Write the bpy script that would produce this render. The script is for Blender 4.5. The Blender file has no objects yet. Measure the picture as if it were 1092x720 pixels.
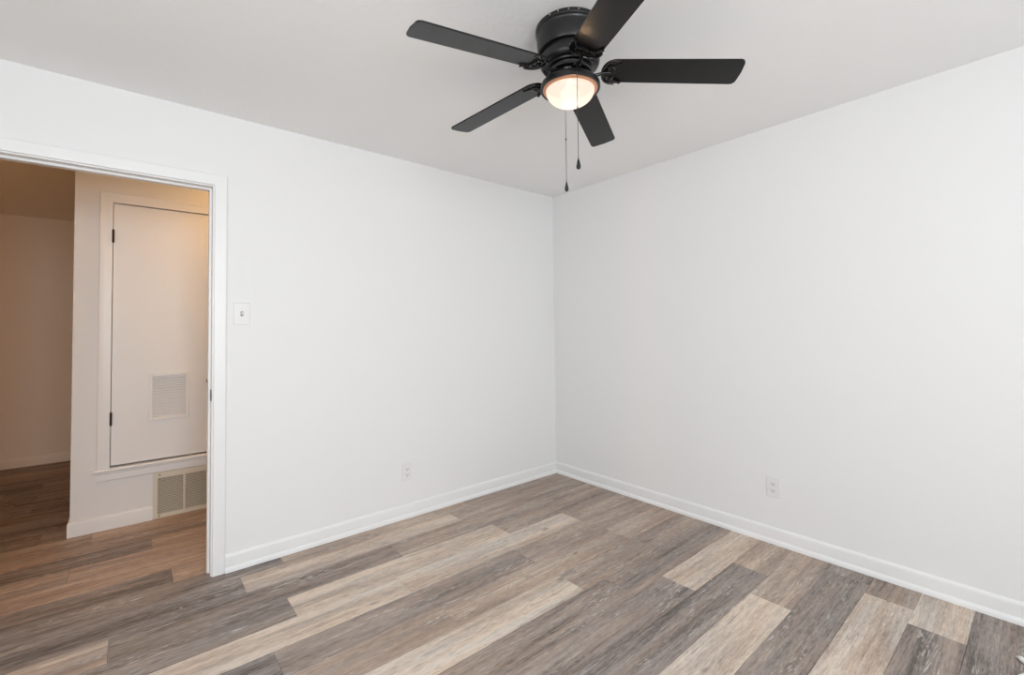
import bpy, bmesh, math, random
from mathutils import Matrix, Vector

scene = bpy.context.scene
COL = scene.collection
PI = math.pi

# ------------------------------------------------------------------ camera
cam_data = bpy.data.cameras.new('camera')
cam = bpy.data.objects.new('camera', cam_data)
COL.objects.link(cam)
cam_data.sensor_fit = 'HORIZONTAL'
cam_data.sensor_width = 36.0
cam_data.lens = 482.764 / 1092.0 * 36.0
cam_data.shift_x = 0.0
cam_data.shift_y = (336.87 - 360.0) / 1092.0
cam_data.clip_start = 0.02
ROT = Matrix(((0.7655551114491667, -0.009466377890811622, -0.6433006754416494),
              (-0.643263672191622, -0.029467681711103946, -0.7650774495259434),
              (-0.011714067295501774, 0.9995209069470239, -0.02864851136088982)))
cam.matrix_world = Matrix.Translation((-2.87982, -2.84036, 1.26701)) @ ROT.to_4x4()
scene.camera = cam

# ------------------------------------------------------------------ colour management
scene.view_settings.view_transform = 'Standard'
scene.view_settings.look = 'None'
scene.view_settings.gamma = 1.0
scene.view_settings.use_curve_mapping = False
scene.view_settings.exposure = 0.0

# ------------------------------------------------------------------ world: overcast daylight outside the added windows
world = bpy.data.worlds.new('world')
scene.world = world
world.use_nodes = True
bg = world.node_tree.nodes['Background']
bg.inputs['Color'].default_value = (0.91, 0.96, 1.0, 1)
bg.inputs['Strength'].default_value = 1.0

# room dimensions (metres): corner of the two visible walls at the origin
H = 2.44
XL, YB = -4.15, -4.40          # the two walls behind the camera
HALL_Y = 1.1265                # plane of the hall wall with the closet door
WT = 0.12


def area_light(name, loc, target, sx, sy, power, color=(1, 1, 1)):
    d = bpy.data.lights.new(name, 'AREA')
    d.shape = 'RECTANGLE'
    d.size, d.size_y = sx, sy
    d.energy = power
    d.color = color
    o = bpy.data.objects.new(name, d)
    COL.objects.link(o)
    o.location = loc
    v = Vector(target) - Vector(loc)
    o.rotation_euler = v.to_track_quat('-Z', 'Y').to_euler()
    return o


# fill lights added outside the unseen windows, standing in for a camera flash
area_light('fill_light_back', (-2.85, YB - 0.13, 1.6), (-2.85, 0, 1.7), 1.25, 1.4, 81, (0.945, 0.975, 1.0))
area_light('fill_light_back_right', (-1.0, YB - 0.13, 1.6), (-1.0, 0, 1.8), 1.0, 1.4, 10, (0.945, 0.975, 1.0))
area_light('fill_light_side', (XL - 0.13, -2.75, 1.6), (0, -2.75, 2.6), 1.5, 1.4, 23, (0.945, 0.975, 1.0))


def point_light(name, loc, power, radius, color):
    d = bpy.data.lights.new(name, 'POINT')
    d.energy = power
    d.shadow_soft_size = radius
    d.color = color
    o = bpy.data.objects.new(name, d)
    COL.objects.link(o)
    o.location = loc
    return o


WARM = (1.0, 0.60, 0.28)
point_light('hall_lamp_light', (-1.95, 0.88, 2.22), 9.5, 0.08, (1.0, 0.55, 0.20))
point_light('far_room_lamp_light', (-5.6, 0.9, 1.25), 24.0, 0.10, (1.0, 0.45, 0.13))


# ------------------------------------------------------------------ helpers
def lin(c):
    return tuple((v / 12.92) if v <= 0.04045 else ((v + 0.055) / 1.055) ** 2.4 for v in c)


def rgb(r, g, b):
    return lin((r / 255, g / 255, b / 255)) + (1.0,)


def material(name, color, rough=0.5, metallic=0.0, spec=0.5, bump=None, coat=0.0):
    m = bpy.data.materials.new(name)
    m.use_nodes = True
    nt = m.node_tree
    b = nt.nodes['Principled BSDF']
    b.inputs['Base Color'].default_value = color
    b.inputs['Roughness'].default_value = rough
    b.inputs['Metallic'].default_value = metallic
    b.inputs['Specular IOR Level'].default_value = spec
    b.inputs['Coat Weight'].default_value = coat
    if bump:
        sc, st, dist = bump
        tc = nt.nodes.new('ShaderNodeTexCoord')
        n = nt.nodes.new('ShaderNodeTexNoise')
        n.inputs['Scale'].default_value = sc
        n.inputs['Detail'].default_value = 3.0
        bp = nt.nodes.new('ShaderNodeBump')
        bp.inputs['Strength'].default_value = st
        bp.inputs['Distance'].default_value = dist
        nt.links.new(tc.outputs['Object'], n.inputs['Vector'])
        nt.links.new(n.outputs['Fac'], bp.inputs['Height'])
        nt.links.new(bp.outputs['Normal'], b.inputs['Normal'])
    return m


def obj(name, bm, mat, parent=None, smooth=False):
    me = bpy.data.meshes.new(name)
    bmesh.ops.recalc_face_normals(bm, faces=bm.faces)
    bm.to_mesh(me)
    bm.free()
    if mat:
        me.materials.append(mat)
    if smooth:
        for p in me.polygons:
            p.use_smooth = True
        me.set_sharp_from_angle(angle=math.radians(38))
    o = bpy.data.objects.new(name, me)
    COL.objects.link(o)
    if parent:
        o.parent = parent
    return o


def empty(name, loc, rotz=0.0):
    o = bpy.data.objects.new(name, None)
    o.empty_display_size = 0.05
    COL.objects.link(o)
    o.location = loc
    o.rotation_euler = (0, 0, rotz)
    return o


def tag(o, label=None, cat=None, group=None, kind=None):
    if label:
        o['label'] = label
    if cat:
        o['category'] = cat
    if group:
        o['group'] = group
    if kind:
        o['kind'] = kind
    return o


def struct(o, label, cat):
    return tag(o, label, cat, None, 'structure')


def box(bm, x0, x1, y0, y1, z0, z1, bev=0.0, seg=2, mat=None):
    vs = [bm.verts.new((x, y, z)) for z in (z0, z1) for y in (y0, y1) for x in (x0, x1)]
    idx = ((0, 2, 3, 1), (4, 5, 7, 6), (0, 1, 5, 4), (2, 6, 7, 3), (0, 4, 6, 2), (1, 3, 7, 5))
    fs = [bm.faces.new([vs[i] for i in f]) for f in idx]
    if mat is not None:
        bmesh.ops.transform(bm, matrix=mat, verts=vs)
    if bev > 0:
        es = list({e for f in fs for e in f.edges})
        bmesh.ops.bevel(bm, geom=es, offset=bev, segments=seg, affect='EDGES', profile=0.5)
    return vs


def lathe(bm, prof, seg=64, center=(0, 0), cap0=False, cap1=False):
    rings = []
    for r, z in prof:
        if r < 1e-6:
            rings.append([bm.verts.new((center[0], center[1], z))])
        else:
            rings.append([bm.verts.new((center[0] + r * math.cos(2 * PI * k / seg),
                                        center[1] + r * math.sin(2 * PI * k / seg), z)) for k in range(seg)])
    for a, b in zip(rings[:-1], rings[1:]):
        for k in range(seg):
            k2 = (k + 1) % seg
            if len(a) == 1 and len(b) == 1:
                continue
            if len(a) == 1:
                bm.faces.new((a[0], b[k], b[k2]))
            elif len(b) == 1:
                bm.faces.new((a[k], b[0], a[k2]))
            else:
                bm.faces.new((a[k], b[k], b[k2], a[k2]))
    if cap0 and len(rings[0]) > 1:
        bm.faces.new(rings[0])
    if cap1 and len(rings[-1]) > 1:
        bm.faces.new(rings[-1])


def tube(bm, pts, radius, seg=8, taper=None):
    pts = [Vector(p) for p in pts]
    rings = []
    n = len(pts)
    up = Vector((0, 0, 1))
    t0 = (pts[1] - pts[0]).normalized()
    if abs(t0.dot(up)) > 0.9:
        up = Vector((1, 0, 0))
    nrm = (up - t0 * up.dot(t0)).normalized()
    for i, p in enumerate(pts):
        t = (pts[min(i + 1, n - 1)] - pts[max(i - 1, 0)]).normalized()
        nrm = (nrm - t * nrm.dot(t)).normalized()
        bn = t.cross(nrm)
        r = radius if taper is None else radius * taper[i]
        rings.append([bm.verts.new(p + (nrm * math.cos(2 * PI * k / seg) + bn * math.sin(2 * PI * k / seg)) * r)
                      for k in range(seg)])
    for a, b in zip(rings[:-1], rings[1:]):
        for k in range(seg):
            k2 = (k + 1) % seg
            bm.faces.new((a[k], a[k2], b[k2], b[k]))
    bm.faces.new(rings[0])
    bm.faces.new(rings[-1])


def spline(pts, n=8):
    """Catmull-Rom through points"""
    P = [Vector(p) for p in pts]
    P = [P[0] * 2 - P[1]] + P + [P[-1] * 2 - P[-2]]
    out = []
    for i in range(1, len(P) - 2):
        for k in range(n):
            t = k / n
            a, b, c, d = P[i - 1], P[i], P[i + 1], P[i + 2]
            out.append(0.5 * ((2 * b) + (c - a) * t + (2 * a - 5 * b + 4 * c - d) * t * t + (3 * b - a - 3 * c + d) * t ** 3))
    out.append(P[-2])
    return out


def loft(bm, sections, closed_profile=True):
    """sections: list of equal-length vertex loops; joined and capped"""
    rings = [[bm.verts.new(v) for v in s] for s in sections]
    n = len(rings[0])
    for a, b in zip(rings[:-1], rings[1:]):
        for k in range(n if closed_profile else n - 1):
            k2 = (k + 1) % n
            bm.faces.new((a[k], a[k2], b[k2], b[k]))
    bm.faces.new(rings[0])
    bm.faces.new(rings[-1])


def plate(bm, outline, z0, z1, mat=None):
    """extruded outline (list of (x, y))"""
    a = [bm.verts.new((x, y, z0)) for x, y in outline]
    b = [bm.verts.new((x, y, z1)) for x, y in outline]
    n = len(a)
    bm.faces.new(a)
    bm.faces.new(b)
    for k in range(n):
        k2 = (k + 1) % n
        bm.faces.new((a[k], a[k2], b[k2], b[k]))
    if mat is not None:
        bmesh.ops.transform(bm, matrix=mat, verts=a + b)
    return a + b


# ------------------------------------------------------------------ materials
M_wall = material('wall_paint', (0.80, 0.80, 0.80, 1), 0.6, spec=0.25, bump=(140, 0.06, 0.002))
M_ceil = material('ceiling_paint', (0.93, 0.93, 0.925, 1), 0.8, spec=0.1, bump=(45, 0.25, 0.004))
M_trim = material('trim_enamel', (0.81, 0.812, 0.812, 1), 0.35, spec=0.5)
M_door = material('door_paint', (0.83, 0.83, 0.83, 1), 0.45, spec=0.4)
M_black = material('fan_black_metal', (0.006, 0.006, 0.007, 1), 0.36, spec=0.5)
M_blade = material('fan_blade_black', (0.003, 0.0028, 0.0028, 1), 0.28, spec=0.40, bump=(400, 0.05, 0.0005))
M_iron = material('blade_iron_black', (0.005, 0.005, 0.005, 1), 0.22, spec=0.6)
M_bronze = material('hinge_bronze', (0.05, 0.032, 0.022, 1), 0.4, metallic=0.8)
M_knob = material('aged_brass', (0.16, 0.11, 0.07, 1), 0.35, metallic=0.9)
M_plastic = material('white_plastic', (0.765, 0.76, 0.75, 1), 0.35, spec=0.5)
M_slot = material('dark_slot', (0.03, 0.03, 0.03, 1), 0.7)
M_almond = material('almond_enamel', (0.70, 0.64, 0.54, 1), 0.4)
M_duct = material('duct_dark', (0.045, 0.045, 0.035, 1), 0.8)
M_gap = material('closet_shade', (0.02, 0.018, 0.016, 1), 0.9)  # near-black colour stands in for the shade inside the closet
M_chain = material('chain_metal', (0.10, 0.09, 0.08, 1), 0.4, metallic=0.8)
M_screw = material('screw_steel', (0.55, 0.55, 0.55, 1), 0.3, metallic=0.9)
M_lip = material('glow_tinted_lip', (0.60, 0.31, 0.18, 1), 0.4, metallic=0.3)  # bronze lip with the lamp's orange glow put into its colour
M_cord = material('white_cord', (0.85, 0.85, 0.82, 1), 0.4)


def frosted_glass():
    m = bpy.data.materials.new('frosted_glass')
    m.use_nodes = True
    nt = m.node_tree
    nt.nodes.clear()
    out = nt.nodes.new('ShaderNodeOutputMaterial')
    def bsdf(kind, col, rough=None):
        n = nt.nodes.new(kind)
        n.inputs['Color'].default_value = col
        if rough is not None:
            n.inputs['Roughness'].default_value = rough
        return n.outputs[0]

    def mix(fac, x, y):
        n = nt.nodes.new('ShaderNodeMixShader')
        n.inputs[0].default_value = fac
        nt.links.new(x, n.inputs[1])
        nt.links.new(y, n.inputs[2])
        return n.outputs[0]
    em = nt.nodes.new('ShaderNodeEmission')
    em.inputs['Color'].default_value = (1.0, 0.78, 0.65, 1)
    em.inputs['Strength'].default_value = 0.97
    base = mix(0.05, bsdf('ShaderNodeBsdfTranslucent', (0.014, 0.018, 0.023, 1)), bsdf('ShaderNodeBsdfGlossy', (0.8, 0.8, 0.8, 1), 0.25))
    base = mix(0.10, base, bsdf('ShaderNodeBsdfTransparent', (1, 1, 1, 1)))
    add = nt.nodes.new('ShaderNodeAddShader')
    nt.links.new(base, add.inputs[0])
    nt.links.new(em.outputs[0], add.inputs[1])
    nt.links.new(add.outputs[0], out.inputs['Surface'])
    return m


def bulb_mat():
    m = bpy.data.materials.new('bulb_glow')
    m.use_nodes = True
    nt = m.node_tree
    nt.nodes.clear()
    out = nt.nodes.new('ShaderNodeOutputMaterial')
    em = nt.nodes.new('ShaderNodeEmission')
    em.inputs['Color'].default_value = (1.0, 0.86, 0.72, 1)
    em.inputs['Strength'].default_value = 2.0
    nt.links.new(em.outputs[0], out.inputs['Surface'])
    return m


def window_glass():
    m = bpy.data.materials.new('window_glass')
    m.use_nodes = True
    nt = m.node_tree
    nt.nodes.clear()
    out = nt.nodes.new('ShaderNodeOutputMaterial')
    t = nt.nodes.new('ShaderNodeBsdfTransparent')
    g = nt.nodes.new('ShaderNodeBsdfGlossy')
    g.inputs['Roughness'].default_value = 0.02
    mix = nt.nodes.new('ShaderNodeMixShader')
    mix.inputs[0].default_value = 0.06
    nt.links.new(t.outputs[0], mix.inputs[1])
    nt.links.new(g.outputs[0], mix.inputs[2])
    nt.links.new(mix.outputs[0], out.inputs['Surface'])
    return m


def floor_mat():
    """grey-brown cerused wood-look vinyl planks; tone of each plank comes from a face attribute"""
    m = bpy.data.materials.new('vinyl_plank')
    m.use_nodes = True
    nt = m.node_tree
    N, L = nt.nodes, nt.links
    b = N['Principled BSDF']

    def node(t, **kw):
        n = N.new(t)
        for k, v in kw.items():
            setattr(n, k, v)
        return n

    def math_n(op, a, bb=None, c=None, clamp=False):
        n = node('ShaderNodeMath', operation=op)
        n.use_clamp = clamp
        for i, v in enumerate((a, bb, c)):
            if v is None:
                continue
            if isinstance(v, (int, float)):
                n.inputs[i].default_value = v
            else:
                L.new(v, n.inputs[i])
        return n.outputs[0]

    uv = node('ShaderNodeUVMap')
    uv.uv_map = 'plank'
    sep = node('ShaderNodeSeparateXYZ')
    L.new(uv.outputs[0], sep.inputs[0])
    at = node('ShaderNodeAttribute', attribute_name='tone')
    ats = node('ShaderNodeSeparateColor')
    L.new(at.outputs['Color'], ats.inputs[0])
    tone, hue, seed = ats.outputs[0], ats.outputs[1], ats.outputs[2]

    def noise(su, sv, off, detail=3.0, rough=0.55, dist=0.0):
        c = node('ShaderNodeCombineXYZ')
        L.new(math_n('MULTIPLY', sep.outputs[0], su), c.inputs[0])
        L.new(math_n('MULTIPLY', sep.outputs[1], sv), c.inputs[1])
        L.new(math_n('MULTIPLY_ADD', seed, 57.0, off), c.inputs[2])
        n = node('ShaderNodeTexNoise')
        n.inputs['Scale'].default_value = 1.0
        n.inputs['Detail'].default_value = detail
        n.inputs['Roughness'].default_value = rough
        n.inputs['Distortion'].default_value = dist
        L.new(c.outputs[0], n.inputs['Vector'])
        return n.outputs['Fac']

    broad = noise(1.3, 13.0, 0.0, 2.0)
    mid = noise(2.6, 60.0, 3.1, 3.0, 0.62, 0.4)
    fine = noise(13.0, 190.0, 7.7, 4.0, 0.72)
    mott = noise(28.0, 75.0, 11.0, 3.0, 0.6, 0.5)
    tint = noise(1.6, 18.0, 19.0, 2.0)
    t = math_n('MULTIPLY_ADD', math_n('SUBTRACT', broad, 0.5), 0.95, tone)
    t = math_n('MULTIPLY_ADD', math_n('SUBTRACT', mid, 0.5), 0.60, t)
    t = math_n('MULTIPLY_ADD', math_n('SUBTRACT', fine, 0.5), 0.80, t)
    t = math_n('MULTIPLY_ADD', math_n('SUBTRACT', mott, 0.5), 0.40, t, True)
    ramp = node('ShaderNodeValToRGB')
    el = ramp.color_ramp.elements
    el[0].position = 0.0
    el[0].color = rgb(94, 85, 79)
    el[1].position = 1.0
    el[1].color = rgb(220, 208, 195)
    for pos, c in ((0.28, rgb(146, 134, 126)), (0.55, rgb(173, 157, 145)), (0.80, rgb(199, 186, 173))):
        e = el.new(pos)
        e.color = c
    L.new(t, ramp.inputs[0])
    # cool / warm drift
    tin = math_n('MULTIPLY_ADD', math_n('SUBTRACT', tint, 0.5), 1.5, hue)
    tr = node('ShaderNodeValToRGB')
    tr.color_ramp.elements[0].position = 0.2
    tr.color_ramp.elements[0].color = (0.965, 1.0, 1.035, 1)
    tr.color_ramp.elements[1].position = 0.8
    tr.color_ramp.elements[1].color = (1.06, 0.975, 0.90, 1)
    L.new(tin, tr.inputs[0])
    mulc = node('ShaderNodeMix', data_type='RGBA', blend_type='MULTIPLY')
    mulc.inputs['Factor'].default_value = 1.0
    L.new(ramp.outputs[0], mulc.inputs['A'])
    L.new(tr.outputs[0], mulc.inputs['B'])
    # limed (whitened) open grain: thin cathedral lines in patches
    c = node('ShaderNodeCombineXYZ')
    L.new(math_n('MULTIPLY', sep.outputs[0], 2.2), c.inputs[0])
    L.new(math_n('MULTIPLY', sep.outputs[1], 22.0), c.inputs[1])
    L.new(math_n('MULTIPLY', seed, 31.0), c.inputs[2])
    w = node('ShaderNodeTexNoise')
    w.inputs['Scale'].default_value = 1.0
    w.inputs['Detail'].default_value = 2.0
    w.inputs['Distortion'].default_value = 0.6
    L.new(c.outputs[0], w.inputs['Vector'])
    rings = math_n('FRACT', math_n('MULTIPLY', w.outputs['Fac'], 15.0))
    line = math_n('SUBTRACT', 1.0, math_n('MULTIPLY', math_n('ABSOLUTE', math_n('SUBTRACT', rings, 0.5)), 3.4), None, True)
    brk = math_n('MULTIPLY', math_n('SUBTRACT', noise(15.0, 120.0, 23.0, 2.0), 0.47), 6.0, None, True)
    patch = math_n('MULTIPLY', math_n('SUBTRACT', noise(2.4, 13.0, 29.0, 1.0), 0.47), 6.0, None, True)
    lime = math_n('MULTIPLY', math_n('MULTIPLY', line, brk), patch)
    mixl = node('ShaderNodeMix', data_type='RGBA', blend_type='MIX')
    L.new(math_n('MULTIPLY', lime, 0.8), mixl.inputs['Factor'])
    L.new(mulc.outputs['Result'], mixl.inputs['A'])
    mixl.inputs['B'].default_value = rgb(226, 220, 213)
    # dark pores next to the limed lines and small knots
    pore = math_n('MULTIPLY', math_n('SUBTRACT', noise(15.0, 130.0, 41.0, 2.0, 0.6), 0.57), 6.0, None, True)
    knot = math_n('MULTIPLY', math_n('SUBTRACT', noise(7.0, 21.0, 47.0, 1.0), 0.70), 9.0, None, True)
    dk = math_n('ADD', math_n('MULTIPLY', pore, 0.42), math_n('MULTIPLY', knot, 0.45), None, True)
    mixd = node('ShaderNodeMix', data_type='RGBA', blend_type='MIX')
    L.new(dk, mixd.inputs['Factor'])
    L.new(mixl.outputs['Result'], mixd.inputs['A'])
    mixd.inputs['B'].default_value = rgb(72, 64, 60)
    L.new(mixd.outputs['Result'], b.inputs['Base Color'])
    b.inputs['Roughness'].default_value = 0.50
    b.inputs['Specular IOR Level'].default_value = 0.35
    bp = node('ShaderNodeBump')
    bp.inputs['Strength'].default_value = 0.15
    bp.inputs['Distance'].default_value = 0.0006
    L.new(fine, bp.inputs['Height'])
    L.new(bp.outputs['Normal'], b.inputs['Normal'])
    return m


M_floor = floor_mat()
M_glass = window_glass()

# ------------------------------------------------------------------ floor: individual planks laid along x
PW, PL = 0.1768, 1.22
Y0 = -0.115
random.seed(11)
# row index -> (a joint position, {tones left to right from the joint list})
# every entry: list of (x where the plank starts, tone, hue); the first starts far left
ROWS = {
    -7: [(-9, .35, .5), (-3.057, .50, .75)],
    -6: [(-9, .30, .5), (-3.50, .35, .5), (-2.28, .5, .6)],
    -5: [(-9, .45, .6), (-3.994, .25, .3), (-2.774, .50, .75)],  # hall rows: tones lowered to carry the dimmer hall light
    -4: [(-9, .45, .5), (-3.122, .54, .7), (-1.90, .5, .5)],
    -3: [(-9, .60, .6), (-3.40, .50, .7), (-2.18, .45, .5)],
    -2: [(-9, .30, .4), (-3.925, .22, .35), (-2.705, .48, .75), (-1.48, .4, .5)],
    -1: [(-9, .40, .5), (-3.448, .28, .35), (-2.228, .55, .7), (-1.0, .45, .6)],
    0: [(-9, .3, .4), (-3.658, .26, .35), (-2.438, .72, .6), (-1.19, .48, .6)],
    1: [(-9, .6, .6), (-2.94, .28, .5), (-1.703, .46, .6), (-.48, .42, .5)],
    2: [(-9, .7, .6), (-3.522, .27, .4), (-2.302, .82, .6), (-1.075, .44, .6)],
    3: [(-9, .4, .4), (-3.05, .86, .6), (-1.83, .80, .55), (-.605, .42, .6)],
    4: [(-9, .3, .4), (-3.658, .24, .2), (-2.438, .34, .45), (-1.19, .46, .6)],
    5: [(-9, .5, .5), (-3.02, .48, .65), (-1.79, .50, .65), (-.582, .60, .65)],
    6: [(-9, .3, .4), (-2.41, .80, .55), (-1.19, .45, .6)],
    7: [(-9, .3, .4), (-2.26, .34, .5), (-1.037, .34, .4)],
    8: [(-9, .4, .4), (-2.02, .30, .3), (-.80, .78, .6)],
    9: [(-9, .3, .4), (-1.62, .27, .25), (-.40, .56, .65)],
    10: [(-9, .3, .4), (-1.84, .82, .55), (-.62, .46, .65)],
    11: [(-9, .3, .4), (-1.34, .28, .3)],
    12: [(-9, .3, .4), (-1.434, .78, .5), (-.214, .46, .6)],
    13: [(-9, .3, .4), (-1.57, .24, .3), (-.35, .74, .5)],
    14: [(-9, .3, .4), (-1.0, .28, .25)],
}


def build_floor():
    bm = bmesh.new()
    uvl = bm.loops.layers.uv.new('plank')
    col = bm.loops.layers.float_color.new('tone')
    XMIN, XMAX = -7.0, 0.06
    g = 0.0006
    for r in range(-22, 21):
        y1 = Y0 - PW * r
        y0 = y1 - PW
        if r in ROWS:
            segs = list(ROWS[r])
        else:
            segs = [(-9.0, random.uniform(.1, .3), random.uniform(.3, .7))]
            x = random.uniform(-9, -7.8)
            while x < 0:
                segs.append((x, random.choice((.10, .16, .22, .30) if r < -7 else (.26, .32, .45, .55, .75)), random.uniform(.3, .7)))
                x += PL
        # split the long first piece into planks
        out = []
        for i, s in enumerate(segs):
            e = segs[i + 1][0] if i + 1 < len(segs) else 3.0
            if e - s[0] > PL + .05:
                if i == 0:
                    k = e
                    pieces = []
                    while k > s[0]:
                        pieces.append((max(k - PL, s[0]), k))
                        k -= PL
                    for j, (a, b_) in enumerate(reversed(pieces)):
                        out.append((a, b_, s[1] if j == len(pieces) - 1 else random.choice((.27, .33, .48, .7)), s[2]))
                else:
                    k = s[0]
                    while k < e:
                        out.append((k, min(k + PL, e), s[1] if k == s[0] else random.choice((.3, .45, .7)), s[2]))
                        k += PL
            else:
                out.append((s[0], e, s[1], s[2]))
        for (a, b_, tone, hue) in out:
            a0, b0 = max(a, XMIN), min(b_, XMAX)
            if b0 - a0 < 0.002:
                continue
            vs = [bm.verts.new(p) for p in ((a0 + g, y0 + g, 0), (b0 - g, y0 + g, 0), (b0 - g, y1 - g, 0), (a0 + g, y1 - g, 0))]
            lo = [bm.verts.new((v.co.x + dx, v.co.y + dy, -0.004)) for v, dx, dy in
                  zip(vs, (-g, g, g, -g), (-g, -g, g, g))]
            sd = random.random()
            ou, ov = random.uniform(0, 40), random.uniform(0, 9)
            faces = [bm.faces.new(vs)]
            for k in range(4):
                k2 = (k + 1) % 4
                faces.append(bm.faces.new((vs[k], lo[k], lo[k2], vs[k2])))
            for f in faces:
                for lp in f.loops:
                    lp[uvl].uv = (lp.vert.co.x + ou, lp.vert.co.y - y0 + ov)
                    lp[col] = (tone, hue, sd, 1)
    # subfloor slab below the planks
    v0 = len(bm.verts)
    box(bm, XMIN, XMAX, YB - .1, 3.9, -0.10, -0.004)
    me = bpy.data.meshes.new('floor')
    bm.to_mesh(me)
    bm.free()
    me.materials.append(M_floor)
    o = bpy.data.objects.new('floor', me)
    COL.objects.link(o)
    struct(o, 'grey and tan wood-look plank floor running through room and hall', 'floor')


build_floor()


# ------------------------------------------------------------------ walls and ceiling
def prism_y(bm, outline, y0, y1):
    a = [bm.verts.new((x, y0, z)) for x, z in outline]
    b = [bm.verts.new((x, y1, z)) for x, z in outline]
    n = len(a)
    bm.faces.new(a)
    bm.faces.new(b)
    for k in range(n):
        k2 = (k + 1) % n
        bm.faces.new((a[k], a[k2], b[k2], b[k]))


DX0, DX1, DZ = -3.375, -2.555, 2.041      # clear opening of the room doorway
JT = 0.015
bm = bmesh.new()
prism_y(bm, [(XL - WT, 0), (DX0 - JT, 0), (DX0 - JT, DZ + JT), (DX1 + JT, DZ + JT), (DX1 + JT, 0), (0, 0), (0, H), (XL - WT, H)], 0, WT)
struct(obj('wall_left', bm, M_wall), 'white painted wall with the open doorway and light switch', 'wall')

bm = bmesh.new()
box(bm, 0, WT, YB - WT, HALL_Y + 2.6, 0, H)
struct(obj('wall_right', bm, M_wall), 'plain white painted wall on the right side of the room', 'wall')


def holed_wall(name, axis, c0, c1, span, holes, label):
    """wall slab with rectangular window holes; axis 'x' means the wall runs along x"""
    bm = bmesh.new()
    cells = []
    x = span[0]
    for h0, h1, z0, z1 in holes:
        cells += [(x, h0, 0, H), (h0, h1, 0, z0), (h0, h1, z1, H)]
        x = h1
    cells.append((x, span[1], 0, H))
    for a, b_, za, zb in cells:
        if axis == 'x':
            box(bm, a, b_, c0, c1, za, zb)
        else:
            box(bm, c0, c1, a, b_, za, zb)
    struct(obj(name, bm, M_wall), label, 'wall')


WB = (-3.5, -2.2, 0.8, 2.33)
WC = (-1.52, -0.48, 0.8, 2.33)
WS = (-3.5, -2.0, 0.8, 2.33)
holed_wall('wall_back', 'x', YB - WT, YB, (XL - WT, 0), [WB, WC], 'white wall behind the viewer with two added windows')
holed_wall('wall_side', 'y', XL - WT, XL, (YB, 0), [WS], 'white wall beside the viewer with an added window')

bm = bmesh.new()
box(bm, XL - WT, 0.12, YB - WT, WT, H, H + 0.10)
box(bm, -7.0, 0.12, WT, 3.9, H - 0.028, H + 0.10)
struct(obj('ceiling', bm, M_ceil), 'flat off-white textured ceiling', 'ceiling')

# hall wall that carries the closet door, ending in a free corner on the left
HX = -3.163
CDX0, CDX1, CDZ0, CDZ1 = -2.9795, -2.3725, 0.392, 2.133     # closet door opening
bm = bmesh.new()
prism_y(bm, [(HX, 0), (-1.0, 0), (-1.0, H), (HX, H)], HALL_Y + .075, HALL_Y + .12)
for a, b_, za, zb in ((HX, CDX0, 0, H), (CDX1, -1.0, 0, H), (CDX0, CDX1, 0, CDZ0), (CDX0, CDX1, CDZ1, H)):
    box(bm, a, b_, HALL_Y, HALL_Y + .075, za, zb)
struct(obj('wall_hall', bm, M_wall), 'white hall wall with the raised closet door seen through the doorway', 'wall')
FAR_Y = 3.53
bm = bmesh.new()
box(bm, -7.0, -1.0, FAR_Y, FAR_Y + WT, 0, H)
struct(obj('wall_far', bm, M_wall), 'dim wall of the dark room at the far left end', 'wall')
bm = bmesh.new()
box(bm, -7.1, -7.0, 0, FAR_Y + WT, 0, H)
struct(obj('wall_end', bm, M_wall), 'end wall of the dark room beyond the hall, out of view', 'wall')
bm = bmesh.new()
box(bm, -1.0, -0.9, WT, FAR_Y, 0, H)
struct(obj('wall_hall_end', bm, M_wall), 'end wall of the hall, out of view', 'wall')
bm = bmesh.new()
box(bm, -7.0, XL - WT, 0, WT, 0, H)
struct(obj('wall_hall_side', bm, M_wall), 'hall side wall continuing beyond the doorway, out of view', 'wall')

# ------------------------------------------------------------------ baseboards (profile swept along the wall)
BBP = [(0, 0), (.021, 0), (.021, .008), (.0195, .016), (.016, .023), (.011, .027), (.011, .072),
       (.0105, .080), (.0085, .087), (.005, .0915), (0, .093)]


def baseboard(name, path, label):
    """path: list of (x, y, nx, ny) corner points with the outward offset direction (mitre vector)"""
    bm = bmesh.new()
    loft(bm, [[(x + nx * d, y + ny * d, z) for d, z in BBP] for x, y, nx, ny in path])
    o = obj(name, bm, M_trim, smooth=True)
    struct(o, label, 'baseboard')


CAS_IN, CAS_OUT = 0.007, 0.064           # casing inner / outer edge measured from the clear opening
baseboard('baseboard_left', [(DX1 + CAS_OUT, 0, 0, -1), (0, 0, -1, -1)],
          'white baseboard along the foot of the doorway wall')
baseboard('baseboard_right', [(0, 0, -1, -1), (0, YB, -1, 1)],
          'white baseboard along the foot of the right wall')
baseboard('baseboard_back', [(0, YB, -1, 1), (XL, YB, 1, 1), (XL, 0, 1, -1), (DX0 - CAS_OUT, 0, 0, -1)],
          'white baseboard behind the viewer')
GX0, GX1 = -2.758, -2.402                # return air grille
BBP_FULL = BBP
BBP = [(0, 0), (.012, 0), (.012, .078), (.0105, .086), (.006, .091), (0, .093)]
baseboard('baseboard_hall', [(GX0, HALL_Y, 0, -1), (HX, HALL_Y, -1, -1), (HX, HALL_Y + .12, -1, 0)],
          'low white baseboard wrapping the free corner of the hall wall')
baseboard('baseboard_far', [(-7.0, FAR_Y, 0, -1), (-1.0, FAR_Y, 0, -1)],
          'baseboard of the far dark room wall')

# ------------------------------------------------------------------ doorway casing and jamb
CASP = [(.007, 0), (.007, .009), (.009, .011), (.058, .012), (.062, .011), (.064, .0085), (.064, 0)]


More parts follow.
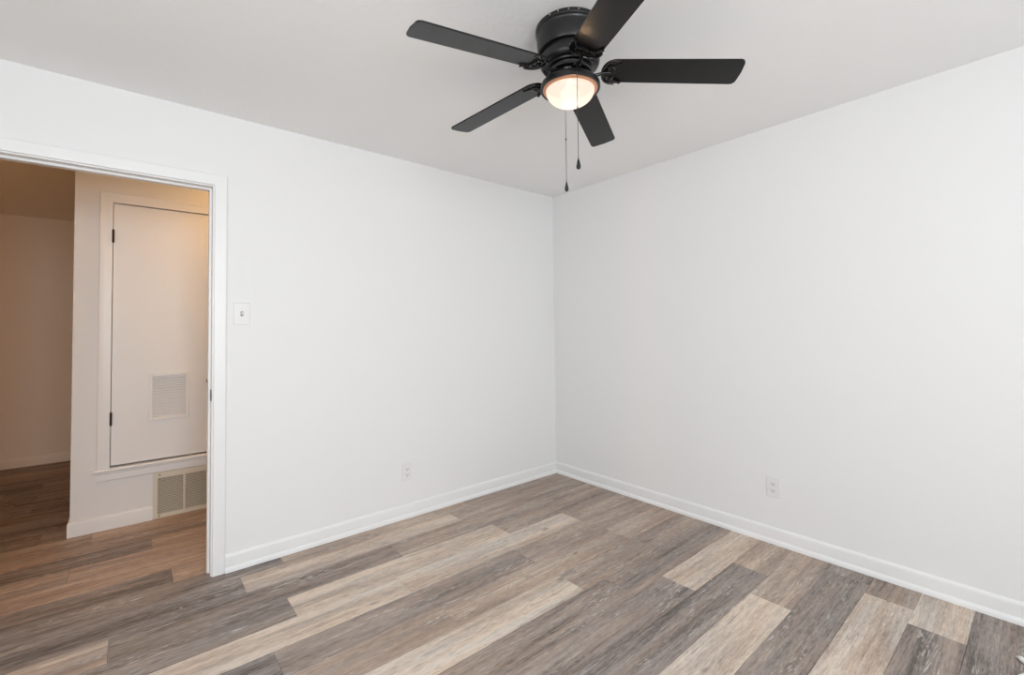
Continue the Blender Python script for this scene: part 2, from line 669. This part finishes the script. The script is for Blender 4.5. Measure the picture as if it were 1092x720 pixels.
def casing_u(bm, x0, x1, ztop, yface, sgn, prof, zbot=0.0):
    """U-shaped casing: profile (distance from the opening, thickness) mitred round left, head and right"""
    secs = []
    for cx, sx, z in ((x0, -1, zbot), (x0, -1, None), (x1, 1, None), (x1, 1, zbot)):
        secs.append([(cx + sx * d, yface + sgn * t, (ztop + d) if z is None else z) for d, t in prof])
    loft(bm, secs)


bm = bmesh.new()
casing_u(bm, DX0, DX1, DZ, 0, -1, CASP)
struct(obj('trim_1', bm, M_trim), 'white casing framing the open doorway on the room side', 'trim')
bm = bmesh.new()
casing_u(bm, DX0, DX1, DZ, WT, 1, CASP)
struct(obj('trim_2', bm, M_trim), 'white casing framing the doorway on the hall side', 'trim')
bm = bmesh.new()
box(bm, DX1, DX1 + JT, 0, WT, 0, DZ + JT, .001, 1)
box(bm, DX0 - JT, DX0, 0, WT, 0, DZ + JT, .001, 1)
box(bm, DX0, DX1, 0, WT, DZ, DZ + JT, .001, 1)
# door stop strips
box(bm, DX1 - .011, DX1, .040, .078, 0.004, DZ, .001, 1)
box(bm, DX0, DX0 + .011, .040, .078, 0.004, DZ, .001, 1)
box(bm, DX0 + .011, DX1 - .011, .040, .078, DZ - .011, DZ, .001, 1)
jamb = struct(obj('trim_3', bm, M_trim), 'white door jamb lining the open doorway', 'trim')
bm = bmesh.new()
box(bm, DX1 - .0018, DX1, .004, .036, .905, .965, .0006, 1)
box(bm, DX1 - .004, DX1 - .0005, -.004, .006, .918, .952, .001, 1)
tag(obj('strike_plate', bm, M_bronze, jamb), 'dark metal strike plate')

# ------------------------------------------------------------------ closet door in the hall wall
door = bpy.data.objects.new('door_1', None)
COL.objects.link(door)
door.location = (0, 0, 0)
bm = bmesh.new()
LX0, LX1, LZ0, LZ1 = -2.976, -2.376, 0.404, 2.128
VX0, VX1, VZ0, VZ1 = -2.785, -2.560, 0.668, 0.990       # vent in the door
for a, b_, za, zb in ((LX0, VX0 + .02, LZ0, LZ1), (VX1 - .02, LX1, LZ0, LZ1),
                      (VX0 + .02, VX1 - .02, LZ0, VZ0 + .02), (VX0 + .02, VX1 - .02, VZ1 - .02, LZ1)):
    box(bm, a, b_, HALL_Y + .004, HALL_Y + .038, za, zb)
obj('door_panel', bm, M_door, door)
vent = None
bm = bmesh.new()
fx = .021
for a, b_, za, zb in ((VX0, VX0 + fx, VZ0, VZ1), (VX1 - fx, VX1, VZ0, VZ1),
                      (VX0 + fx, VX1 - fx, VZ0, VZ0 + fx + .004), (VX0 + fx, VX1 - fx, VZ1 - fx, VZ1)):
    box(bm, a, b_, HALL_Y - .008, HALL_Y + .008, za, zb, .002, 1)
vent = tag(obj('door_vent', bm, M_door, door), 'white louvred vent set in the closet door')
bm = bmesh.new()
ns = 16
zz0, zz1 = VZ0 + fx + .004, VZ1 - fx
for k in range(ns):
    zc = zz0 + (k + .5) * (zz1 - zz0) / ns
    mt = Matrix.Translation(((VX0 + VX1) / 2, HALL_Y + .006, zc)) @ Matrix.Rotation(math.radians(56), 4, 'X')
    box(bm, -(VX1 - VX0) / 2 + fx, (VX1 - VX0) / 2 - fx, -.0088, .0088, -.0012, .0012, mat=mt)
obj('slats', bm, M_door, vent)
for zc in (1.909, 0.709):
    bm = bmesh.new()
    lathe(bm, [(0, zc - .047), (.003, zc - .047), (.0035, zc - .043), (.0065, zc - .040), (.0065, zc + .040), (.0035, zc + .043), (.003, zc + .047), (0, zc + .047)],
          12, (LX0 - .001, HALL_Y - .0125))
    box(bm, LX0 - .0035, LX0 + .0015, HALL_Y - .012, HALL_Y + .006, zc - .040, zc + .040)
    tag(obj('hinge', bm, M_bronze, door), 'dark bronze hinge')
bm = bmesh.new()
prof = [(0, .062), (.014, .061), (.022, .055), (.0255, .046), (.024, .036), (.016, .028), (.010, .024), (.009, .010), (.024, .007), (.027, .003), (.027, 0), (0, 0)]
lathe(bm, prof, 24)
bmesh.ops.transform(bm, matrix=Matrix.Translation((-2.432, HALL_Y + .004, .915)) @ Matrix.Rotation(math.radians(90), 4, 'X'), verts=bm.verts)
tag(obj('door_knob', bm, M_knob, door, True), 'round aged brass knob')
struct(door, 'plain white closet door raised above the hall floor with a louvred vent', 'door')

# casing, stool and apron of the closet door
bm = bmesh.new()
casing_u(bm, CDX0 + .004, CDX1 - .004, CDZ1 - .004, HALL_Y, -1, [(.004, 0), (.004, .011), (.007, .0125), (.045, .014), (.064, .017), (.068, .014), (.068, 0)], .392)
struct(obj('trim_4', bm, M_trim), 'white casing round the closet door in the hall', 'trim')
bm = bmesh.new()
x0, x1 = CDX0 - .088, CDX1 + .088
secs = []
nose = [(0.070, .372), (-.018, .372), (-.0255, .375), (-.028, .382), (-.0255, .389), (-.018, .392), (.070, .392)]
nose2 = [(0, .372), (-.018, .372), (-.0255, .375), (-.028, .382), (-.0255, .389), (-.018, .392), (0, .392)]
loft(bm, [[(x, HALL_Y + y, z) for y, z in nose2] for x in (x0, x1)])
box(bm, CDX0 + .001, CDX1 - .001, HALL_Y, HALL_Y + .07, .380, .3925)
loft(bm, [[(x, HALL_Y + y, z) for y, z in ((0, .312), (-.009, .312), (-.012, .318), (-.012, .358), (-.016, .366), (-.016, .372), (0, .372))] for x in (x0 + .022, x1 - .022)])
struct(obj('trim_5', bm, M_trim), 'white sill with apron under the closet door', 'trim')
bm = bmesh.new()
box(bm, CDX0 + .0005, CDX1 - .0005, HALL_Y + .055, HALL_Y + .0745, CDZ0 + .003, CDZ1 - .0005)
struct(obj('trim_6', bm, M_gap), 'panel coloured dark for the shade in the thin gap round the closet door', 'trim')

# ------------------------------------------------------------------ return air grille under the closet door
gr = empty('air_grille', (0, HALL_Y, 0))
GZ0, GZ1 = .003, .311
bm = bmesh.new()
mx0, mx1 = -2.5905, -2.5785
px0, px1 = -2.732, -2.436
pz0, pz1 = .030, .274
for a, b_, za, zb in ((GX0, px0, GZ0, GZ1), (px1, GX1, GZ0, GZ1), (px0, px1, GZ0, pz0), (px0, px1, pz1, GZ1), (mx0, mx1, pz0, pz1)):
    box(bm, a, b_, -.0125, -.0005, za, zb)
obj('grille_frame', bm, M_almond, gr)
bm = bmesh.new()
box(bm, px0, px1, -.0016, -.0004, pz0, pz1)
obj('duct_backing', bm, M_duct, gr)
bm = bmesh.new()
nl = 22
for a, b_ in ((px0, mx0), (mx1, px1)):
    for k in range(nl):
        zc = pz0 + (k + .5) * (pz1 - pz0) / nl
        mt = Matrix.Translation(((a + b_) / 2, -.0068, zc)) @ Matrix.Rotation(math.radians(30), 4, 'X')
        box(bm, -(b_ - a) / 2, (b_ - a) / 2, -.0052, .0052, -.0007, .0007, mat=mt)
obj('slats', bm, M_almond, gr)
for z in (GZ1 - .017, GZ0 + .014):
    for x in (GX0 + .036, GX1 - .036):
        bm = bmesh.new()
        lathe(bm, [(0, .0025), (.0035, .002), (.0045, 0), (0, 0)], 12)
        bmesh.ops.transform(bm, matrix=Matrix.Translation((x, -.0125, z)) @ Matrix.Rotation(math.radians(90), 4, 'X'), verts=bm.verts)
        obj('screw', bm, M_bronze, gr)
tag(gr, 'almond metal return air grille low on the hall wall below the closet door', 'vent')


# ------------------------------------------------------------------ switch and outlets
def plate_root(name, loc, rotz):
    return empty(name, loc, rotz)


def cover_plate(root, w=.072, h=.116):
    bm = bmesh.new()
    box(bm, -w / 2, w / 2, -.0055, 0, -h / 2, h / 2, .0025, 2)
    return obj('cover_plate', bm, M_plastic, root)


sw = plate_root('light_switch', (-2.419, 0, 1.366), 0)
cover_plate(sw, .076, .118)
bm = bmesh.new()
mt = Matrix.Translation((0, -.0095, .001)) @ Matrix.Rotation(math.radians(28), 4, 'X')
box(bm, -.0045, .0045, -.0075, .006, -.0085, .0085, .0015, 2, mat=mt)
tg = obj('toggle', bm, M_plastic, sw)
bm = bmesh.new()
for a, b_, za, zb in ((-.0062, .0062, -.0125, .0125),):
    box(bm, a, b_, -.0061, -.0055, za, zb)
obj('toggle_slot', bm, M_slot, sw)
for z in (.030, -.030):
    bm = bmesh.new()
    lathe(bm, [(0, .0015), (.0025, .001), (.003, 0), (0, 0)], 12)
    bmesh.ops.transform(bm, matrix=Matrix.Translation((0, -.0055, z)) @ Matrix.Rotation(math.radians(90), 4, 'X'), verts=bm.verts)
    obj('screw', bm, M_plastic, sw)
tag(sw, 'white toggle light switch on the wall beside the doorway', 'light switch')


def outlet(loc, rotz, label):
    r = plate_root('power_outlet', loc, rotz)
    cover_plate(r)
    for zc in (.0195, -.0195):
        bm = bmesh.new()
        out = []
        for k in range(32):
            a = 2 * PI * k / 32
            out.append((max(-.0165, min(.0165, .0175 * math.cos(a))), max(-.0145, min(.0145, .0175 * math.sin(a)))))
        vs = plate(bm, out, .0055, .0075)
        bmesh.ops.transform(bm, matrix=Matrix.Translation((0, 0, zc)) @ Matrix.Rotation(math.radians(90), 4, 'X'), verts=bm.verts)
        rec = obj('receptacle', bm, M_plastic, r)
        bm = bmesh.new()
        box(bm, -.0078, -.0054, -.0080, -.0075, zc - .003, zc + .0062)
        box(bm, .0054, .0078, -.0080, -.0075, zc - .002, zc + .0052)
        lathe(bm, [(0, .008), (.0026, .008), (.0026, .0075), (0, .0075)], 12)
        bmesh.ops.transform(bm, matrix=Matrix.Translation((0, 0, zc - .008)) @ Matrix.Rotation(math.radians(90), 4, 'X'), verts=bm.verts[-26:])
        obj('slots', bm, M_slot, rec)
    bm = bmesh.new()
    lathe(bm, [(0, .0072), (.0025, .0066), (.003, .0055), (0, .0055)], 12)
    bmesh.ops.transform(bm, matrix=Matrix.Rotation(math.radians(90), 4, 'X'), verts=bm.verts)
    obj('screw', bm, M_plastic, r)
    tag(r, label, 'outlet', 'power outlets low on the walls')
    return r


outlet((-1.440, 0, .306), 0, 'white duplex outlet low on the doorway wall, left of the corner')
outlet((0, -1.770, .325), -PI / 2, 'white duplex outlet low on the plain right wall')

# ------------------------------------------------------------------ ceiling fan
FX, FY = -1.573, -1.656
fan = empty('ceiling_fan', (FX, FY, H))


def fz(z):
    return z - H


bm = bmesh.new()
lathe(bm, [(r, fz(z)) for r, z in (
    (0, 2.4399), (.128, 2.4399), (.1315, 2.437), (.1315, 2.424), (.1305, 2.4215), (.1285, 2.4205), (.1300, 2.418), (.1300, 2.4135), (.1285, 2.411),
    (.1275, 2.408), (.1275, 2.386), (.1265, 2.372), (.1240, 2.356), (.1225, 2.346), (.1210, 2.3425), (.1180, 2.3415),
    (.1050, 2.3405), (.1045, 2.328), (.1110, 2.3260), (.1150, 2.3235), (.1162, 2.319), (.1160, 2.304), (.1145, 2.297), (.1105, 2.2905), (.1030, 2.2865),
    (.0920, 2.2845), (.0900, 2.2800), (.0760, 2.2780), (.0740, 2.2700), (0, 2.2700))], 96)
obj('motor_housing', bm, M_black, fan, True)
# canopy screws near the ceiling
for a in (-170, -155, -138, -122, 60):
    bm = bmesh.new()
    lathe(bm, [(0, .003), (.0022, .0024), (.003, 0), (0, 0)], 10)
    ar = math.radians(a)
    bmesh.ops.transform(bm, matrix=Matrix.Translation((.1315 * math.cos(ar), .1315 * math.sin(ar), fz(2.431))) @ Matrix.Rotation(ar, 4, 'Z') @ Matrix.Rotation(PI / 2, 4, 'Y'), verts=bm.verts)
    tag(obj('screw', bm, M_screw, fan), 'bright steel screw')
# flywheel the blade irons bolt to
bm = bmesh.new()
lathe(bm, [(r, fz(z)) for r, z in ((0, 2.270), (.082, 2.270), (.084, 2.268), (.084, 2.261), (.082, 2.259), (.062, 2.258), (.060, 2.252), (0, 2.252))], 64)
obj('flywheel', bm, M_iron, fan, True)

BW, R0, R1 = .0625, .128, .647
DROOP, PITCH = .0709, -.1841


def blade_outline(r0, r1, w, n=10):
    o = []
    # tip: nearly square with rounded corners, slightly convex
    c = .020
    for k in range(n + 1):
        a = -PI / 2 + (PI / 2) * k / n
        o.append((r1 - .004 - c + c * math.cos(a), -w + c + c * math.sin(a)))
    o.append((r1, 0))
    for k in range(n + 1):
        a = (PI / 2) * k / n
        o.append((r1 - .004 - c + c * math.cos(a), w - c + c * math.sin(a)))
    # root: rounded like the iron
    wr = w * .93
    for k in range(2 * n + 1):
        a = PI / 2 + PI * k / (2 * n)
        ca, sa = math.cos(a), math.sin(a)
        o.append((r0 + .050 + .050 * math.copysign(abs(ca) ** .8, ca), wr * math.copysign(abs(sa) ** .8, sa)))
    return o


for k in range(5):
    th = math.radians(314.93) + k * 2 * PI / 5
    M = (Matrix.Translation((0, 0, fz(2.277))) @ Matrix.Rotation(th, 4, 'Z') @ Matrix.Rotation(DROOP, 4, 'Y') @ Matrix.Rotation(PITCH, 4, 'X'))
    bm = bmesh.new()
    vs = plate(bm, blade_outline(R0, R1, BW), -.003, .003)
    es = [e for e in bm.edges if abs(e.verts[0].co.z - e.verts[1].co.z) < 1e-6]
    bmesh.ops.bevel(bm, geom=es, offset=.0012, segments=1, affect='EDGES')
    bmesh.ops.transform(bm, matrix=M, verts=bm.verts)
    bl = obj('blade', bm, M_blade, fan)
    # ornate blade iron under the root
    bm = bmesh.new()
    zt, zb = -.0032, -.0075
    out = []
    n = 24
    wr = BW * .95
    for i in range(n + 1):                      # outer rim follows the root
        a = -PI / 2 - PI * i / n
        ca, sa = math.cos(a), math.sin(a)
        out.append((R0 - .003 + .052 + .052 * math.copysign(abs(ca) ** .8, ca), wr * math.copysign(abs(sa) ** .8, sa)))
    # bat-wing inner edge with swept horns
    inner = spline([(R0 + .066, wr - .001, 0), (R0 + .072, wr - .008, 0), (R0 + .060, wr - .013, 0), (R0 + .043, wr - .022, 0), (R0 + .040, .026, 0), (R0 + .044, .016, 0),
                    (R0 + .036, .010, 0), (R0 + .044, 0, 0), (R0 + .036, -.010, 0), (R0 + .044, -.016, 0), (R0 + .040, -.026, 0),
                    (R0 + .043, -wr + .022, 0), (R0 + .060, -wr + .013, 0), (R0 + .072, -wr + .008, 0), (R0 + .066, -wr + .001, 0)], 5)
    for v in inner:
        out.append((v.x, v.y))
    plate(bm, out, zb, zt)
    # raised rim and scrolls
    rim = [(x, y, zb - .001) for x, y in out[:n + 1]]
    tube(bm, rim, .0042, 8)
    tube(bm, [(v.x, v.y, zb - .001) for v in inner], .0030, 6)
    for s in (1, -1):
        sc = spline([(R0 + .004, s * .004, zb - .002), (R0 + .018, s * .016, zb - .003), (R0 + .020, s * .032, zb - .002),
                     (R0 + .034, s * .036, zb - .002), (R0 + .036, s * .024, zb - .002), (R0 + .027, s * .020, zb - .002)], 6)
        tube(bm, sc, .0030, 6)
    for x, y in ((R0 + .034, 0), (R0 + .030, .030), (R0 + .030, -.030)):
        lathe(bm, [(0, zb - .0035), (.004, zb - .003), (.005, zb), (0, zb)], 12, (x, y))
    bmesh.ops.transform(bm, matrix=M, verts=bm.verts)
    # arm back to the flywheel
    Mi = Matrix.Rotation(th, 4, 'Z')
    hub = Mi @ Vector((.066, 0, fz(2.2555)))
    mid1 = Mi @ Vector((.090, 0, fz(2.252)))
    mid2 = Mi @ Vector((.112, 0, fz(2.254)))
    end1 = M @ Vector((R0 + .004, 0, zb - .002))
    end2 = M @ Vector((R0 + .030, 0, zb - .001))
    tube(bm, spline([hub, mid1, mid2, end1, end2], 6), .0065, 10)
    vs = [v for v in bm.verts]
    hub2 = Mi @ Vector((.070, 0, fz(2.2565)))
    box(bm, -.012, .012, -.016, .016, -.004, .0025, .002, 1, mat=Matrix.Translation(hub2) @ Mi)
    obj('blade_iron', bm, M_iron, bl, True)

# light kit
bm = bmesh.new()
lathe(bm, [(r, fz(z)) for r, z in ((0, 2.252), (.052, 2.252), (.054, 2.250), (.054, 2.243), (.066, 2.2415), (.074, 2.240))], 64)
lathe(bm, [(r, fz(z)) for r, z in ((.050, 2.2445), (.072, 2.241), (.090, 2.2355), (.104, 2.2285), (.112, 2.2215), (.1155, 2.214), (.1160, 2.206), (.1155, 2.1995),
                                   (.1130, 2.1975), (.1090, 2.1975), (.1070, 2.1985), (.1066, 2.2120), (.0940, 2.222), (.060, 2.236), (0, 2.238))], 96)
kit = obj('light_fitter', bm, M_black, fan, True)
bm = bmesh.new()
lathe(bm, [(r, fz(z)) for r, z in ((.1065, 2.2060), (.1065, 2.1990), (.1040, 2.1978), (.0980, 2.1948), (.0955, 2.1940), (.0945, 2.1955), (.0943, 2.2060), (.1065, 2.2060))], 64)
tag(obj('lip_ring', bm, M_lip, kit, True), 'bronze lip round the dome, lamp glow put into its colour')
bm = bmesh.new()
prof = [(.0930, 2.210)]
for i in range(0, 17):
    a = (PI / 2) * i / 16
    prof.append((.0935 * math.cos(a), 2.194 - .058 * math.sin(a)))
prof[-1] = (0, 2.136)
lathe(bm, [(r, fz(z)) for r, z in prof], 64)
obj('lamp_shade', bm, frosted_glass(), fan, True)
bm = bmesh.new()
lathe(bm, [(r, fz(z)) for r, z in ((0, 2.236), (.013, 2.236), (.013, 2.214), (.024, 2.205), (.033, 2.194), (.036, 2.180), (.033, 2.168), (.024, 2.158), (.012, 2.1535), (0, 2.1525))], 24)
obj('bulb', bm, bulb_mat(), fan, True)
# the lamp's own light
pl = bpy.data.lights.new('fan_lamp_light', 'POINT')
pl.energy = 10.0
pl.color = (1.0, 0.62, 0.33)
pl.shadow_soft_size = 0.018
plo = bpy.data.objects.new('fan_lamp_light', pl)
COL.objects.link(plo)
plo.location = (FX, FY, 2.151)

TC = Vector((-.7418, -.6706, 0))
RT = Vector((.6706, -.7418, 0))


def pull_chain(off, lat, z0, zc, zf0, zf1, start):
    bm = bmesh.new()
    p = TC * off + RT * lat
    pts = [TC * start[0] + RT * lat + Vector((0, 0, fz(start[1]))), TC * (off - .006) + RT * lat + Vector((0, 0, fz(z0 + .004)))]
    pts += [p + Vector((0, 0, fz(z0 - .012))), p + Vector((0, 0, fz((z0 + zc) / 2))), p + Vector((0, 0, fz(zf0 + .002)))]
    tube(bm, pts, .0013, 6)
    lathe(bm, [(0, fz(zc + .005)), (.0026, fz(zc + .004)), (.0030, fz(zc)), (.0026, fz(zc - .004)), (0, fz(zc - .005))], 10, (p.x, p.y))
    ch = tag(obj('pull_chain', bm, M_chain, fan, True), 'thin metal pull chain hanging from the light kit')
    bm = bmesh.new()
    L = zf0 - zf1
    lathe(bm, [(0, fz(zf0 + .006)), (.0016, fz(zf0 + .005)), (.0016, fz(zf0)), (.0030, fz(zf0 - .10 * L)), (.0052, fz(zf0 - .35 * L)), (.0078, fz(zf0 - .62 * L)),
               (.0084, fz(zf0 - .76 * L)), (.0070, fz(zf0 - .90 * L)), (.0038, fz(zf0 - .985 * L)), (0, fz(zf1))], 20, (p.x, p.y))
    obj('pull_fob', bm, M_black, ch, True)


pull_chain(.1200, +.0262, 2.222, 2.068, 1.882, 1.842, (.056, 2.248))
pull_chain(-.1100, -.0205, 2.206, 2.051, 1.874, 1.832, (-.100, 2.202))
tag(fan, 'black five-blade ceiling fan with a lit frosted dome light and two pull chains', 'ceiling fan')

# ------------------------------------------------------------------ unseen windows added behind the viewer for the fill lights
def window(name, axis, c, hole, depth_dir, label):
    """double-hung style frame in a wall hole"""
    h0, h1, z0, z1 = hole
    root = bpy.data.objects.new(name, None)
    COL.objects.link(root)

    def bx(bm, a, b_, da, db, za, zb):
        if axis == 'x':
            box(bm, a, b_, min(c + depth_dir * da, c + depth_dir * db), max(c + depth_dir * da, c + depth_dir * db), za, zb)
        else:
            box(bm, min(c + depth_dir * da, c + depth_dir * db), max(c + depth_dir * da, c + depth_dir * db), a, b_, za, zb)
    bm = bmesh.new()
    f = .045
    for a, b_, za, zb in ((h0, h0 + f, z0, z1), (h1 - f, h1, z0, z1), (h0 + f, h1 - f, z0, z0 + f), (h0 + f, h1 - f, z1 - f, z1),
                          (h0 + f, h1 - f, (z0 + z1) / 2 - .02, (z0 + z1) / 2 + .02)):
        bx(bm, a, b_, .03, .075, za, zb)
    obj('window_frame', bm, M_trim, root)
    bm = bmesh.new()
    bx(bm, h0 + f, h1 - f, .05, .055, z0 + f, z1 - f)
    obj('window_pane', bm, M_glass, root)
    bm = bmesh.new()
    bx(bm, h0 - .04, h1 + .04, -.03, 0, z0 - .022, z0)
    obj('window_sill', bm, M_trim, root)
    struct(root, label, 'window')


window('added_window_1', 'x', YB, WB, -1, 'wide white framed window added unseen behind the viewer for fill light')
window('added_window_2', 'y', XL, WS, -1, 'white framed window added unseen beside the viewer for fill light')
window('added_window_3', 'x', YB, WC, -1, 'narrow white framed window added unseen behind the viewer for fill light')

# ------------------------------------------------------------------ white cord at the lower right corner of the view
bm = bmesh.new()
cable_pts = spline([(-0.3028, -2.7187, .007), (-0.3117, -2.7284, .007), (-0.3269, -2.7393, .007), (-0.3426, -2.7579, .007), (-0.3757, -2.7652, .007), (-0.418, -2.757, .007), (-0.440, -2.742, .007), (-0.480, -2.730, .007), (-0.545, -2.727, .007)], 8)
np_ = len(cable_pts)
taper = [min(1.0, .25 + .75 * i / 12) for i in range(np_)]
tube(bm, [(p.x, p.y, .0095 * taper[i]) for i, p in enumerate(cable_pts)], .0095, 12, taper)
tag(obj('cable', bm, M_cord, None, True), 'small white curled cable lying on the plank floor at the lower right edge', 'cable')
